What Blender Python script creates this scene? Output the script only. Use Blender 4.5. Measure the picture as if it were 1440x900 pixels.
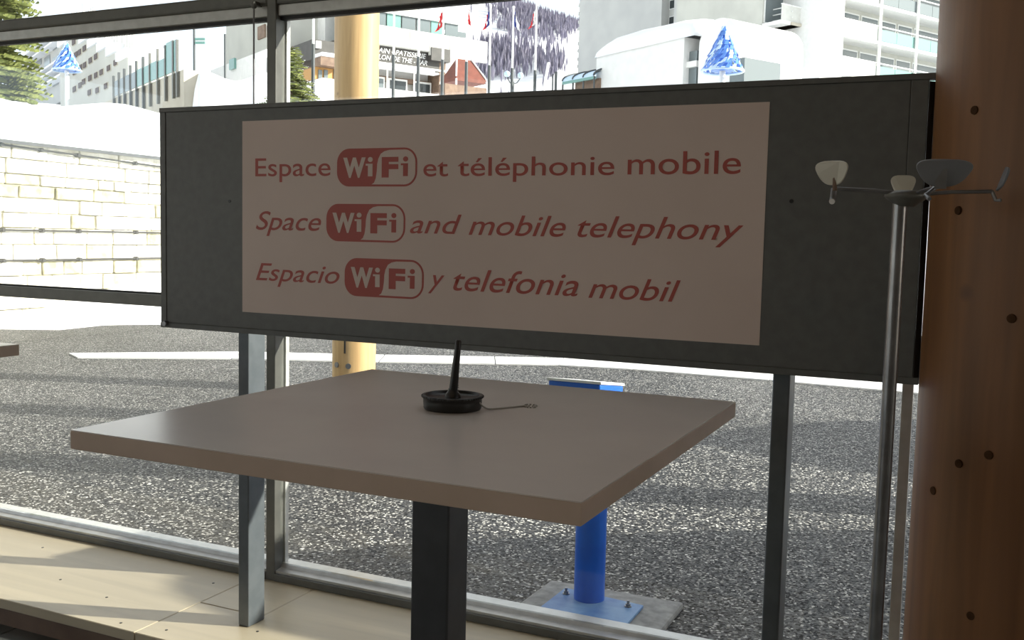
import bpy, bmesh, math, random
from mathutils import Vector, Matrix
random.seed(7)
PI = math.pi
SC = bpy.context.scene
COL = SC.collection
for o in list(bpy.data.objects): bpy.data.objects.remove(o)

# ------------------------------------------------------------------ camera, world, sun, exposure
EYE = Vector((0, 0, 1.25))
YAW, PITCH, ROLL, FPX = .433, -.0828, .0225, 1386.3
def cam_axes():
    f = Vector((-math.sin(YAW), math.cos(YAW), 0)); r = Vector((math.cos(YAW), math.sin(YAW), 0)); u = Vector((0, 0, 1))
    f2 = f*math.cos(PITCH)+u*math.sin(PITCH); u2 = u*math.cos(PITCH)-f*math.sin(PITCH)
    return r*math.cos(ROLL)+u2*math.sin(ROLL), u2*math.cos(ROLL)-r*math.sin(ROLL), f2
CR, CU, CF = cam_axes()
cd = bpy.data.cameras.new('camera'); cam = bpy.data.objects.new('camera', cd); COL.objects.link(cam)
cd.sensor_width = 36; cd.lens = FPX/1440*36; cd.clip_start = .05; cd.clip_end = 3000
cam.matrix_world = Matrix(((CR.x, CU.x, -CF.x, EYE.x), (CR.y, CU.y, -CF.y, EYE.y), (CR.z, CU.z, -CF.z, EYE.z), (0, 0, 0, 1)))
SC.camera = cam

SUN_EL = math.radians(22); SUN_DIR = Vector((math.cos(SUN_EL)*.951, math.cos(SUN_EL)*.309, math.sin(SUN_EL)))
w = bpy.data.worlds.new('world'); SC.world = w; w.use_nodes = True
nt = w.node_tree; bg = nt.nodes['Background']
sky = nt.nodes.new('ShaderNodeTexSky'); sky.sky_type = 'NISHITA'; sky.sun_disc = False
sky.sun_elevation = SUN_EL; sky.sun_rotation = math.atan2(SUN_DIR.x, SUN_DIR.y); sky.altitude = 1600; sky.dust_density = 2.0
mx = nt.nodes.new('ShaderNodeMixRGB'); mx.inputs[0].default_value = .45; mx.inputs[2].default_value = (8.2, 7.8, 7.2, 1)
nt.links.new(sky.outputs[0], mx.inputs[1]); nt.links.new(mx.outputs[0], bg.inputs[0]); bg.inputs[1].default_value = .275
sl = bpy.data.lights.new('sun', 'SUN'); so = bpy.data.objects.new('sun', sl); COL.objects.link(so)
sl.energy = 10; sl.angle = math.radians(.7); sl.color = (1, .94, .84)
so.rotation_euler = SUN_DIR.to_track_quat('Z', 'Y').to_euler()
SC.view_settings.view_transform = 'Standard'; SC.view_settings.look = 'None'; SC.view_settings.gamma = 1
SC.view_settings.exposure = 0.0; SC.view_settings.use_curve_mapping = False

# ------------------------------------------------------------------ helpers
def ray(x, y): return CF+CR*((x-720)/FPX)-CU*((y-450)/FPX)
def at_y(x, y, Y): r = ray(x, y); return EYE+r*(Y/r.y)
def at_z(x, y, Z): r = ray(x, y); return EYE+r*((Z-EYE.z)/r.z)
def at_x(x, y, X): r = ray(x, y); return EYE+r*(X/r.x)
def at_d(x, y, d): return EYE+ray(x, y)*d

class MB:
    def __init__(s): s.v = []; s.f = []; s.sm = []
    def add(s, vs, fs, smooth=False):
        n = len(s.v); s.v += [tuple(v) for v in vs]; s.f += [tuple(n+i for i in f) for f in fs]; s.sm += [smooth]*len(fs); return s
    def box(s, x0, x1, y0, y1, z0, z1):
        return s.add([(x, y, z) for x in (x0, x1) for y in (y0, y1) for z in (z0, z1)],
                     [(0, 1, 3, 2), (4, 6, 7, 5), (0, 4, 5, 1), (2, 3, 7, 6), (0, 2, 6, 4), (1, 5, 7, 3)])
    def hexa(s, c):   # eight corners, ordered like box()
        return s.add(c, [(0, 1, 3, 2), (4, 6, 7, 5), (0, 4, 5, 1), (2, 3, 7, 6), (0, 2, 6, 4), (1, 5, 7, 3)])
    def tube(s, pts, r, n=10, cap=True, smooth=True):
        pts = [Vector(p) for p in pts]; rs = r if isinstance(r, (list, tuple)) else [r]*len(pts)
        vs = []; fs = []
        up = None
        for i, p in enumerate(pts):
            t = (pts[min(i+1, len(pts)-1)]-pts[max(i-1, 0)]).normalized()
            if up is None: up = Vector((0, 0, 1)) if abs(t.z) < .9 else Vector((1, 0, 0))
            a = t.cross(up).normalized(); b = a.cross(t).normalized(); up = b
            for k in range(n):
                q = 2*PI*k/n; vs.append(p+(a*math.cos(q)+b*math.sin(q))*rs[i])
        for i in range(len(pts)-1):
            for k in range(n): fs.append((i*n+k, i*n+(k+1) % n, (i+1)*n+(k+1) % n, (i+1)*n+k))
        s.add(vs, fs, smooth)
        if cap:
            m = len(pts)-1
            s.add([vs[k] for k in range(n)], [tuple(range(n))]); s.add([vs[m*n+k] for k in range(n)], [tuple(reversed(range(n)))])
        return s
    def lathe(s, c, prof, n=24, smooth=True):
        vs = []; fs = []
        for r, z in prof:
            for k in range(n): q = 2*PI*k/n; vs.append((c[0]+r*math.cos(q), c[1]+r*math.sin(q), c[2]+z))
        for i in range(len(prof)-1):
            for k in range(n): fs.append((i*n+k, i*n+(k+1) % n, (i+1)*n+(k+1) % n, (i+1)*n+k))
        s.add(vs, fs, smooth)
        m = len(prof)-1
        s.add(vs[:n], [tuple(reversed(range(n)))]); s.add(vs[m*n:], [tuple(range(n))])
        return s
    def prism(s, pts, off):   # polygon pts extruded by vector off
        n = len(pts); a = [Vector(p) for p in pts]; off = Vector(off)
        return s.add(a+[p+off for p in a], [tuple(range(n)), tuple(reversed(range(n, 2*n)))]+[(i, n+i, n+(i+1) % n, (i+1) % n) for i in range(n)])
    def ball(s, c, r, n=8, m=5, sq=(1, 1, 1)):
        prof = [(max(r*math.sin(PI*i/m), 1e-5), -r*math.cos(PI*i/m)) for i in range(m+1)]
        k = len(s.v); s.lathe((0, 0, 0), prof, n)
        for i in range(k, len(s.v)): v = s.v[i]; s.v[i] = (c[0]+v[0]*sq[0], c[1]+v[1]*sq[1], c[2]+v[2]*sq[2])
        return s
    def build(s, name, m, parent=None, bevel=0, fix=True, seg=2):
        me = bpy.data.meshes.new(name); me.from_pydata(s.v, [], s.f)
        me.polygons.foreach_set('use_smooth', s.sm)
        if fix:
            b = bmesh.new(); b.from_mesh(me); bmesh.ops.recalc_face_normals(b, faces=b.faces); b.to_mesh(me); b.free()
        me.materials.append(m); me.update()
        o = bpy.data.objects.new(name, me); COL.objects.link(o)
        if parent: o.parent = parent; o.matrix_parent_inverse = Matrix.Translation(parent.location).inverted() if not parent.parent else Matrix()
        if bevel:
            md = o.modifiers.new('bevel', 'BEVEL'); md.width = bevel; md.segments = seg; md.limit_method = 'ANGLE'
        return o
def tag(o, label=None, cat=None, group=None, kind=None):
    for k, v in (('label', label), ('category', cat), ('group', group), ('kind', kind)):
        if v: o[k] = v
    return o
def thing(name, loc, label, cat, group=None, kind=None):
    o = bpy.data.objects.new(name, None); COL.objects.link(o); o.location = loc; o.empty_display_size = .1
    bpy.context.view_layer.update() if False else None
    return tag(o, label, cat, group, kind)

def mat(name, col, rough=.6, metal=0, spec=.5, **k):
    m = bpy.data.materials.new(name); m.use_nodes = True; b = m.node_tree.nodes['Principled BSDF']
    b.inputs['Base Color'].default_value = (*col, 1); b.inputs['Roughness'].default_value = rough
    b.inputs['Metallic'].default_value = metal; b.inputs['Specular IOR Level'].default_value = spec
    return m
def noisy(name, c1, c2, scale=5, rough=.6, bump=.1, stretch=(1, 1, 1), metal=0, spec=.5, detail=6, dist=.02, lo=.35, hi=.65):
    m = mat(name, c1, rough, metal, spec); t = m.node_tree; N = t.nodes; L = t.links; b = N['Principled BSDF']
    tc = N.new('ShaderNodeTexCoord'); mp = N.new('ShaderNodeMapping'); mp.inputs['Scale'].default_value = stretch
    n = N.new('ShaderNodeTexNoise'); n.inputs['Scale'].default_value = scale; n.inputs['Detail'].default_value = detail
    cr = N.new('ShaderNodeValToRGB'); cr.color_ramp.elements[0].position = lo; cr.color_ramp.elements[1].position = hi
    cr.color_ramp.elements[0].color = (*c1, 1); cr.color_ramp.elements[1].color = (*c2, 1)
    L.new(tc.outputs['Object'], mp.inputs[0]); L.new(mp.outputs[0], n.inputs[0]); L.new(n.outputs[0], cr.inputs[0]); L.new(cr.outputs[0], b.inputs['Base Color'])
    if bump:
        bp = N.new('ShaderNodeBump'); bp.inputs['Strength'].default_value = bump; bp.inputs['Distance'].default_value = dist
        L.new(n.outputs[0], bp.inputs['Height']); L.new(bp.outputs[0], b.inputs['Normal'])
    return m
def glass_mat(name, tint=(.96, .98, .97), gl=(1, 1, 1), base=.0):
    m = bpy.data.materials.new(name); m.use_nodes = True; t = m.node_tree; N = t.nodes; L = t.links
    N.remove(N['Principled BSDF']); out = N['Material Output']
    tr = N.new('ShaderNodeBsdfTransparent'); tr.inputs[0].default_value = (*tint, 1)
    g = N.new('ShaderNodeBsdfGlossy'); g.inputs['Roughness'].default_value = .02; g.inputs[0].default_value = (*gl, 1)
    lw = N.new('ShaderNodeLayerWeight'); lw.inputs[0].default_value = .5
    pw = N.new('ShaderNodeMath'); pw.operation = 'POWER'; pw.inputs[1].default_value = 5; L.new(lw.outputs['Facing'], pw.inputs[0])
    fr = N.new('ShaderNodeMath'); fr.operation = 'MULTIPLY_ADD'; fr.inputs[1].default_value = .9; fr.inputs[2].default_value = .03; L.new(pw.outputs[0], fr.inputs[0])
    mxx = N.new('ShaderNodeMixShader'); L.new(fr.outputs[0], mxx.inputs[0]); L.new(tr.outputs[0], mxx.inputs[1]); L.new(g.outputs[0], mxx.inputs[2])
    L.new(mxx.outputs[0], out.inputs[0]); return m
def asphalt_mat():
    m = mat('asphalt', (.1, .1, .1), .5, 0, .13); t = m.node_tree; N = t.nodes; L = t.links; b = N['Principled BSDF']
    tc = N.new('ShaderNodeTexCoord')
    v = N.new('ShaderNodeTexVoronoi'); v.inputs['Scale'].default_value = 125; L.new(tc.outputs['Object'], v.inputs[0])
    sp = N.new('ShaderNodeSeparateColor'); L.new(v.outputs['Color'], sp.inputs[0])
    cr = N.new('ShaderNodeValToRGB'); e = cr.color_ramp.elements
    e[0].position = 0; e[0].color = (.009, .010, .013, 1); e[1].position = .64; e[1].color = (.032, .032, .034, 1)
    x = e.new(.85); x.color = (.085, .083, .08, 1); x = e.new(.96); x.color = (.5, .49, .46, 1)
    L.new(sp.outputs[0], cr.inputs[0])
    n = N.new('ShaderNodeTexNoise'); n.inputs['Scale'].default_value = .7; n.inputs['Detail'].default_value = 5; L.new(tc.outputs['Object'], n.inputs[0])
    mr = N.new('ShaderNodeMapRange'); mr.inputs[1].default_value = .3; mr.inputs[2].default_value = .7; mr.inputs[3].default_value = .75; mr.inputs[4].default_value = 1.3
    L.new(n.outputs[0], mr.inputs[0])
    mu = N.new('ShaderNodeMixRGB'); mu.blend_type = 'MULTIPLY'; mu.inputs[0].default_value = 1
    L.new(cr.outputs[0], mu.inputs[1]); L.new(mr.outputs[0], mu.inputs[2]); L.new(mu.outputs[0], b.inputs['Base Color'])
    # every chip of gravel is a facet tilted its own way
    ge = N.new('ShaderNodeNewGeometry'); sb = N.new('ShaderNodeVectorMath'); sb.operation = 'SUBTRACT'; sb.inputs[1].default_value = (.5, .5, .5)
    L.new(v.outputs['Color'], sb.inputs[0])
    sc = N.new('ShaderNodeVectorMath'); sc.operation = 'SCALE'; sc.inputs['Scale'].default_value = .95; L.new(sb.outputs[0], sc.inputs[0])
    ad = N.new('ShaderNodeVectorMath'); L.new(ge.outputs['Normal'], ad.inputs[0]); L.new(sc.outputs[0], ad.inputs[1])
    nm = N.new('ShaderNodeVectorMath'); nm.operation = 'NORMALIZE'; L.new(ad.outputs[0], nm.inputs[0])
    L.new(nm.outputs[0], b.inputs['Normal'])
    return m
def wood_mat(name, c1, c2, c3, axis='Z', ring=3.0, rough=.5, knots=True):
    m = mat(name, c1, rough); t = m.node_tree; N = t.nodes; L = t.links; b = N['Principled BSDF']
    tc = N.new('ShaderNodeTexCoord'); mp = N.new('ShaderNodeMapping')
    s = {'Z': (9, 9, .5), 'X': (.6, 9, 9), 'Y': (9, .6, 9)}[axis]; mp.inputs['Scale'].default_value = s
    n = N.new('ShaderNodeTexNoise'); n.inputs['Scale'].default_value = ring; n.inputs['Detail'].default_value = 8; n.inputs['Distortion'].default_value = .6
    L.new(tc.outputs['Object'], mp.inputs[0]); L.new(mp.outputs[0], n.inputs[0])
    cr = N.new('ShaderNodeValToRGB'); e = cr.color_ramp.elements; e[0].position = .3; e[0].color = (*c1, 1); e[1].position = .7; e[1].color = (*c2, 1)
    L.new(n.outputs[0], cr.inputs[0]); last = cr.outputs[0]
    if knots:
        k = N.new('ShaderNodeTexVoronoi'); k.inputs['Scale'].default_value = 4.5; L.new(tc.outputs['Object'], k.inputs[0])
        kr = N.new('ShaderNodeValToRGB'); kr.color_ramp.elements[0].position = .03; kr.color_ramp.elements[0].color = (1, 1, 1, 1)
        kr.color_ramp.elements[1].position = .1; kr.color_ramp.elements[1].color = (0, 0, 0, 1); L.new(k.outputs['Distance'], kr.inputs[0])
        mx = N.new('ShaderNodeMixRGB'); L.new(kr.outputs[0], mx.inputs[0]); L.new(last, mx.inputs[1]); mx.inputs[2].default_value = (*c3, 1); last = mx.outputs[0]
    L.new(last, b.inputs['Base Color'])
    bp = N.new('ShaderNodeBump'); bp.inputs['Strength'].default_value = .15; bp.inputs['Distance'].default_value = .004
    L.new(n.outputs[0], bp.inputs['Height']); L.new(bp.outputs[0], b.inputs['Normal'])
    return m

M = dict(
    asphalt=asphalt_mat(),
    snow=noisy('snow', (.86, .88, .92), (.93, .94, .96), 1.5, .7, .4, dist=.1),
    stone=noisy('stone', (.6, .57, .47), (.78, .76, .69), 7, .85, .5, dist=.01),
    stone_dark=noisy('stone_dark', (.3, .28, .17), (.55, .51, .38), 9, .85, .5, dist=.01),
    mortar=noisy('mortar', (.3, .28, .2), (.38, .36, .28), 12, .9, .3),
    alu=noisy('aluminium', (.5, .5, .48), (.58, .58, .56), 30, .35, .02, metal=.4),
    frame=noisy('dark_frame', (.13, .13, .118), (.155, .155, .14), 20, .42, .02, metal=.3),
    gasket=mat('gasket', (.02, .02, .02), .6),
    glass=glass_mat('window_glass'),
    board=noisy('board_paint', (.115, .118, .112), (.135, .138, .132), 40, .48, .03, dist=.001),
    vinyl=noisy('poster_vinyl', (.70, .57, .51), (.74, .61, .55), 3, .55, 0),
    red=mat('red_print', (.44, .085, .065), .55),
    post=noisy('grey_post_paint', (.13, .15, .165), (.16, .18, .195), 25, .38, .02, metal=.25),
    laminate=noisy('table_laminate', (.68, .63, .60), (.73, .68, .64), 5, .26, .0),
    edge=noisy('table_edge', (.50, .39, .31), (.55, .43, .35), 14, .5, .02),
    leg=noisy('table_leg_paint', (.045, .045, .048), (.06, .06, .064), 20, .45, .02),
    black=mat('black_plastic', (.012, .012, .012), .4),
    chain=mat('ball_chain_metal', (.5, .48, .45), .3, .9),
    steel=noisy('brushed_steel', (.22, .22, .23), (.3, .3, .31), 20, .32, .02, metal=.8),
    paddle=mat('paddle_plastic', (.2, .21, .23), .3),
    pale_paddle=mat('pale_paddle_plastic', (.62, .6, .52), .3),
    offwhite=noisy('offwhite_balcony', (.62, .62, .58), (.68, .68, .64), 3, .7, .02),
    white=noisy('white_paint', (.78, .78, .77), (.84, .84, .83), 6, .6, .02),
    column=wood_mat('column_wood', (.16, .065, .019), (.235, .1, .03), (.10, .04, .02)),
    column_out=wood_mat('outside_column_wood', (.48, .3, .13), (.66, .45, .21), (.2, .1, .04)),
    ply=wood_mat('plywood', (.50, .43, .31), (.66, .57, .41), (.25, .17, .1), 'X', 1.2, .42, False),
    tile=noisy('floor_tile', (.07, .075, .07), (.1, .105, .1), 8, .4, .05),
    plaster=noisy('plaster', (.5, .46, .41), (.54, .5, .45), 4, .85, .05),
    blue=noisy('blue_paint', (.012, .12, .6), (.018, .15, .68), 12, .3, .02),
    bluelight=noisy('worn_blue_plate', (.06, .16, .4), (.16, .3, .52), 14, .5, .1),
    concrete=noisy('pad_concrete', (.2, .2, .2), (.32, .32, .31), 30, .9, .3, dist=.005),
    facade=noisy('facade_render', (.5, .5, .49), (.56, .56, .54), .6, .85, .02),
    facade2=noisy('pale_render', (.5, .5, .46), (.58, .58, .53), .8, .85, .02),
    beige=noisy('beige_render', (.5, .46, .38), (.58, .54, .45), 1.5, .85, .05),
    darkglass=mat('dark_window_glass', (.04, .05, .055), .12),
    greyglass=mat('grey_window_glass', (.16, .19, .2), .15),
    farwindow=mat('far_window', (.16, .14, .14), .9, 0, .1),
    teal=mat('teal_glass', (.17, .33, .3), .2),
    fascia=noisy('shop_fascia', (.05, .048, .045), (.075, .07, .065), 4, .6, .02),
    knot=noisy('knot_wood', (.05, .025, .012), (.08, .04, .02), 40, .9, .0, spec=.1),
    brown=noisy('brown_cladding', (.16, .1, .07), (.24, .16, .11), 6, .7, .1),
    redbrown=noisy('red_brown_canvas', (.15, .045, .03), (.2, .06, .04), 5, .7, .1),
    poledark=mat('pole_dark_grey', (.07, .08, .085), .5),
    pine=noisy('conifer_needles', (.10, .13, .03), (.3, .33, .1), 6, .7, .0),
    bark=noisy('bark', (.08, .055, .04), (.14, .1, .07), 9, .9, .4),
    forest=noisy('bare_forest', (.22, .21, .29), (.33, .31, .38), .3, .9, 0),  # distance haze is mixed into this grey-violet tree colour
    ice=mat('blue_tree_panels', (.1, .25, .7), .3),
    iceW=mat('pale_blue_tree_panels', (.55, .72, .9), .3),
    green=mat('green_sign', (.02, .45, .1), .4),
    orange=mat('orange_panel', (.5, .27, .08), .5),
    flagred=mat('flag_red', (.6, .02, .03), .7), flagblue=mat('flag_blue', (.03, .05, .25), .7), flagwhite=mat('flag_white', (.8, .8, .8), .7),
)

def text_mesh(name, body, m, parent, x0, x1, zbase, cap, y, shear=0, off=0, track=1.0):
    """flat lettering in an XZ plane facing -Y, fitted from x0 to x1 on a baseline, given the cap height"""
    c = bpy.data.curves.new(name, 'FONT'); c.body = body; c.size = 1; c.shear = shear; c.offset = off; c.space_character = track
    o = bpy.data.objects.new(name, c); COL.objects.link(o)
    dg = bpy.context.evaluated_depsgraph_get(); me = bpy.data.meshes.new_from_object(o.evaluated_get(dg)); bpy.data.objects.remove(o)
    xs = [v.co.x for v in me.vertices]; a, b = min(xs), max(xs); k = (x1-x0)/(b-a); s = cap/.69
    for v in me.vertices: v.co = Vector((x0+(v.co.x-a)*k, y, zbase+v.co.y*s))
    me.materials.clear(); me.materials.append(m)
    o = bpy.data.objects.new(name, me); COL.objects.link(o)
    if parent:
        o.parent = parent
        if not parent.parent: o.matrix_parent_inverse = Matrix.Translation(parent.location).inverted()
    return o
# ------------------------------------------------------------------ the setting: room
FL = .07; PZ = .151; GZ = .08; YW = 2.463
def struct(mb, name, m, **k): return tag(mb.build(name, m, **k), kind='structure')
struct(MB().box(-9, 4.0, -5, 1.93, -.12, FL-.012), 'floor', M['gasket'])
fl = bpy.data.objects['floor']
# floor tiles: near the camera and under the tables each its own piece
tm = None
for i in range(-11, 2):
    for j in range(-1, 7):
        x, y = i*.33-.02, j*.33-.06
        if tm is None: o = MB().box(-.162, .162, -.162, .162, -.0119, 0).build('tile', M['tile'], fl, bevel=.002, seg=1); tm = o
        else: o = tm.copy(); COL.objects.link(o)
        o.location = (x, y-.03, FL)
mb = MB()
for i in range(-27, 13):
    for j in range(-16, 7):
        if -11 <= i < 2 and -1 <= j: continue
        x, y = i*.33-.02, j*.33-.09
        if -9 < x-.17 and x+.17 < 4 and y > -4.9: mb.box(x-.162, x+.162, y-.162, y+.162, FL-.0119, FL)
tag(mb.build('tile_field', M['tile'], fl), kind='stuff')
CE = 3.3
struct(MB().box(-9, 4.0, -5, 2.6, CE, CE+.2), 'ceiling', M['plaster'])
struct(MB().box(-9.15, -9, -5, 2.6, -.12, .5).box(-9.15, -9, -5, 2.6, 2.9, CE).box(-9.15, -9, -5, -4.4, .5, 2.9).box(-9.15, -9, -.6, 2.6, .5, 2.9), 'wall_left', M['plaster'])  # unseen opening added here to light the board from the left
struct(MB().box(4.0, 4.15, -5, 2.6, -.12, .9).box(4.0, 4.15, -5, 2.6, 2.4, CE).box(4.0, 4.15, -5, .9, .9, 2.4).box(4.0, 4.15, 2.3, 2.6, .9, 2.4), 'wall_right', M['plaster'])  # unseen opening added so light reaches the table's right edge
# rear wall, out of view; its wide opening is added to light the room
mb = MB().box(-9, 4.0, -5.15, -5, -.12, .5).box(-9, 4.0, -5.15, -5, 2.9, CE)
mb.box(-9, -8.6, -5.15, -5, .5, 2.9).box(-4.2, 4.0, -5.15, -5, .5, 2.9)
struct(mb, 'wall_rear', M['plaster'])

# round ceiling lamps, unseen, added behind the photographer for a warm front light
for lx, ly in ((-2.6, -1.4), (.4, -1.4)):
    r = tag(thing('added_ceiling_lamp', (lx, ly, CE), 'unseen round warm ceiling lamp %s, added behind the photographer' % ('left' if lx < -1 else 'right'), 'ceiling lamp', 'added ceiling lamps'))
    MB().lathe((lx, ly, CE-.05), [(.2, 0), (.22, .02), (.22, .05)], 32).build('housing', M['frame'], r)
    ld = bpy.data.lights.new('lamp_light', 'AREA'); ld.shape = 'DISK'; ld.size = .36; ld.energy = 6; ld.color = (1, .68, .4)
    lo = bpy.data.objects.new('lamp_light', ld); COL.objects.link(lo); lo.location = (lx, ly, CE-.056)
# raised plywood platform along the window
pf = tag(MB().box(-9, 4.0, 1.97, 2.6, -.12, PZ-.031).build('wooden_platform', M['gasket']), 'low cream plywood platform running along the foot of the window wall', kind='structure')
def panel(x0, x1, y0, y1, name='plywood_panel'): MB().box(x0+.0012, x1-.0012, y0+.0012, y1-.0012, PZ-.03, PZ).build(name, M['ply'], pf, bevel=.002, seg=1)
panel(-4.5, -2.02, 1.95, 2.46); panel(-7, -4.5, 1.95, 2.46); panel(-9, -7, 1.95, 2.46)
panel(-2.02, -1.79, 2.205, 2.46); panel(.6, 4, 1.95, 2.46)
MB().prism([(x, y, PZ-.03) for x, y in ((-2.0188, 1.9512), (.5988, 1.9512), (.5988, 2.4588), (-1.7888, 2.4588), (-1.7888, 2.2038), (-2.0188, 2.2038))], (0, 0, .03)).build('plywood_panel', M['ply'], pf, bevel=.002, seg=1)
MB().box(-9, 4, 1.957, 1.97, FL, PZ-.03).build('riser_board', M['brown'], pf)
for (px, py) in [(234, 886), (300, 820), (170, 876), (150, 840), (85, 815), (60, 770), (362, 888)]:
    p = at_z(px, py, PZ); MB().lathe((p.x, p.y, PZ-.001), [(.0042, 0), (.0042, .0016), (.002, .002)], 10).build('screw_head', M['black'], pf)

# window wall: bays of 1.865 m, each with its own rails, sill, mullion and panes
BAY = 1.851; MX0 = -1.959
def bay(n, xl, xr):
    r = tag(thing('window_%d' % n, (xl, YW, PZ), 'tall aluminium framed window bay between two slim dark mullions', None), kind='structure')
    del r['label']
    a, b = xl+.017, xr-.017
    MB().box(xl-.017, xl+.017, YW-.01, YW+.045, PZ, CE).build('mullion', M['frame'], r, bevel=.002)
    MB().box(xl-.024, xl+.024, YW+.035, YW+.052, PZ, CE).build('mullion_cap', M['alu'], r, bevel=.001)
    MB().box(a, b, YW-.012, YW+.06, PZ, PZ+.024).build('sill_base', M['frame'], r, bevel=.002)
    mb = MB().prism([(a, YW-.004, PZ+.024), (a, YW+.07, PZ+.024), (a, YW+.07, PZ+.05), (a, YW+.028, PZ+.05), (a, YW+.022, PZ+.036), (a, YW-.004, PZ+.032)], (b-a, 0, 0))
    mb.build('sill_profile', M['alu'], r)
    MB().box(a, b, YW-.003, YW+.09, .998, 1.037).build('middle_rail', M['frame'], r, bevel=.002)
    MB().box(a, b, YW+.012, YW+.03, 1.037, 1.043).build('glazing_bead', M['gasket'], r)
    MB().box(a, b, YW-.01, YW+.09, 1.938, 1.976).build('transom', M['frame'], r, bevel=.006)
    MB().box(a, b, YW+.0, YW+.07, 1.906, 1.938).build('transom_face', M['alu'], r, bevel=.002)
    MB().box(a, b, YW+.012, YW+.03, 1.895, 1.906).build('glazing_bead', M['gasket'], r)
    for z0, z1 in ((PZ+.05, .998), (1.037, 1.906), (1.976, CE)):
        MB().box(a, b, YW+.018, YW+.026, z0, z1).build('glass_pane', M['glass'], r)
for n in range(-3, 1): bay(n+4, MX0+BAY*n, MX0+BAY*(n+1) if n < 0 else -.038)
# the short strip of glass behind the column, then unseen wall, closed to keep sun off the table
XS = .33
MB().box(-.055, -.02, YW-.01, YW+.045, PZ, CE).build('mullion', M['frame'], bpy.data.objects['window_4'], bevel=.002)
MB().box(-.128, -.104, YW-.0, YW+.03, PZ+.03, .998).build('side_stile', M['alu'], bpy.data.objects['window_4'], bevel=.001)
struct(MB().box(-.019, XS, YW+.018, YW+.026, PZ+.02, CE), 'window_5', M['glass'])
struct(MB().box(XS, 4.0, YW-.01, YW+.14, -.12, CE), 'unseen_wall_front', M['plaster'])
# thin hanging rod in front of the left bay, fixed under the transom
p = at_y(357, 20, YW-.03)
r = tag(thing('hanging_rod', (p.x, p.y, 1.1), 'thin grey metal rod hanging from the transom just left of the mullion, behind the board', 'rod'))
MB().tube([(p.x, p.y, 1.02), (p.x, p.y, 1.93)], .0028, 8).build('rod', M['steel'], r)
MB().lathe((p.x, p.y, 1.925), [(.004, 0), (.009, .004), (.009, .014), (.005, .02)], 12).box(p.x-.006, p.x+.006, p.y, YW+.0, 1.935, 1.947).build('clamp', M['frame'], r)

# interior log column
def knotty(m, mb, name): return mb.build(name, m)
cc = (.152, 2.1)
r = tag(thing('log_column', (cc[0], cc[1], PZ), 'thick round dark timber column at the right edge beside the board', 'column'))
prof = [(.232+.002*math.sin(i*1.7), z) for i, z in enumerate([0, .3, .7, 1.1, 1.6, 2.1, 2.6, CE-PZ])]
MB().lathe((cc[0], cc[1], PZ), prof, 64).build('trunk', M['column'], r)
for (px, py) in [(1347, 296), (1370, 155), (1312, 690), (1348, 652), (1365, 866), (1422, 448), (1390, 640)]:
    v = ray(px, py); a = v.x**2+v.y**2; b = -2*(v.x*cc[0]+v.y*cc[1]); c = cc[0]**2+cc[1]**2-.2325**2; t = (-b-math.sqrt(b*b-4*a*c))/(2*a)
    h = EYE+v*t; n = Vector((h.x-cc[0], h.y-cc[1], 0)).normalized()
    MB().tube([h-n*.004, h+n*.0012], [.0085, .0075], 12).build('knot', M['knot'], r)

# ------------------------------------------------------------------ information board on two posts
b = tag(thing('information_board', (-1.07, 2.12, PZ), 'large dark grey board on two square posts with a red and cream phone zone notice', 'sign board'))
X0, X1, Z0, Z1, YB = -2.06, -.080, .978, 1.587, 2.1
MB().box(X0+.02, X1-.044, YB, YB+.018, Z0+.014, Z1-.012).build('panel', M['board'], b, bevel=.001)
MB().box(X0, X1, YB-.004, YB+.022, Z1-.012, Z1).build('top_rail', M['board'], b, bevel=.001)
MB().box(X0, X1, YB-.004, YB+.022, Z0, Z0+.014).build('bottom_rail', M['board'], b, bevel=.001)
MB().box(X0, X0+.02, YB-.002, YB+.022, Z0+.014, Z1-.012).build('side_rail', M['board'], b, bevel=.001)
MB().box(X1-.045, X1-.043, YB+.001, YB+.02, Z0+.014, Z1-.012).build('seam', M['black'], b)
MB().box(X1-.043, X1-.011, YB-.001, YB+.02, Z0+.014, Z1-.012).build('side_rail', M['board'], b, bevel=.001)
MB().prism([(X1-.01, YB-.004, Z0+.014), (X1, YB+.004, Z0+.014), (X1, YB+.03, Z0+.014), (X1-.01, YB+.03, Z0+.014)], (0, 0, Z1-Z0-.03)).build('end_cap', M['black'], b)
for xa in (-1.8055, -.367):
    MB().box(xa, xa+.036, YB+.022, YB+.022+.07, PZ, Z1-.02).build('post', M['post'], b, bevel=.003)
for (px, py) in [(323, 283), (1113, 283)]:
    p = at_y(px, py, YB); MB().tube([(p.x, YB+.001, p.z), (p.x, YB-.0015, p.z)], .0042, 10).build('screw_head', M['black'], b)
p = at_y(231, 455, YB-.01); MB().tube([(p.x, YB, p.z), (p.x, YB-.012, p.z)], [.0085, .007], 14).build('corner_stop', M['steel'], b)
ps = MB().box(-1.771, -.394, YB-.0012, YB, 1.036, 1.543).build('poster', M['vinyl'], b)
YT = YB-.0018
def W(x, y): p = at_y(x, y, YB); return p.x, p.z
def word(t, xa, xb, xm, ybase, ycap, sh=0, asc=1.0, off=.003):
    ax, _ = W(xa, ybase); bx, _ = W(xb, ybase); _, zb = W(xm, ybase); _, zc = W(xm, ycap)
    text_mesh('lettering', t, M['red'], ps, ax, bx, zb, (zc-zb)*asc, YT, sh, off)
word('Espace', 359.6, 465.3, 362, 247.9, 222.7)
word('et', 595.8, 630.5, 600, 248, 222.5)
word('téléphonie', 644, 863.9, 760, 246.7, 219, 0, .97)
word('mobile', 882.7, 1041.7, 960, 244.8, 211.5, 0, .97)
word('Space', 360.4, 452, 363, 322.8, 297, .3)
word('and', 577, 649.2, 640, 329, 300.7, .3, .97)
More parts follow.
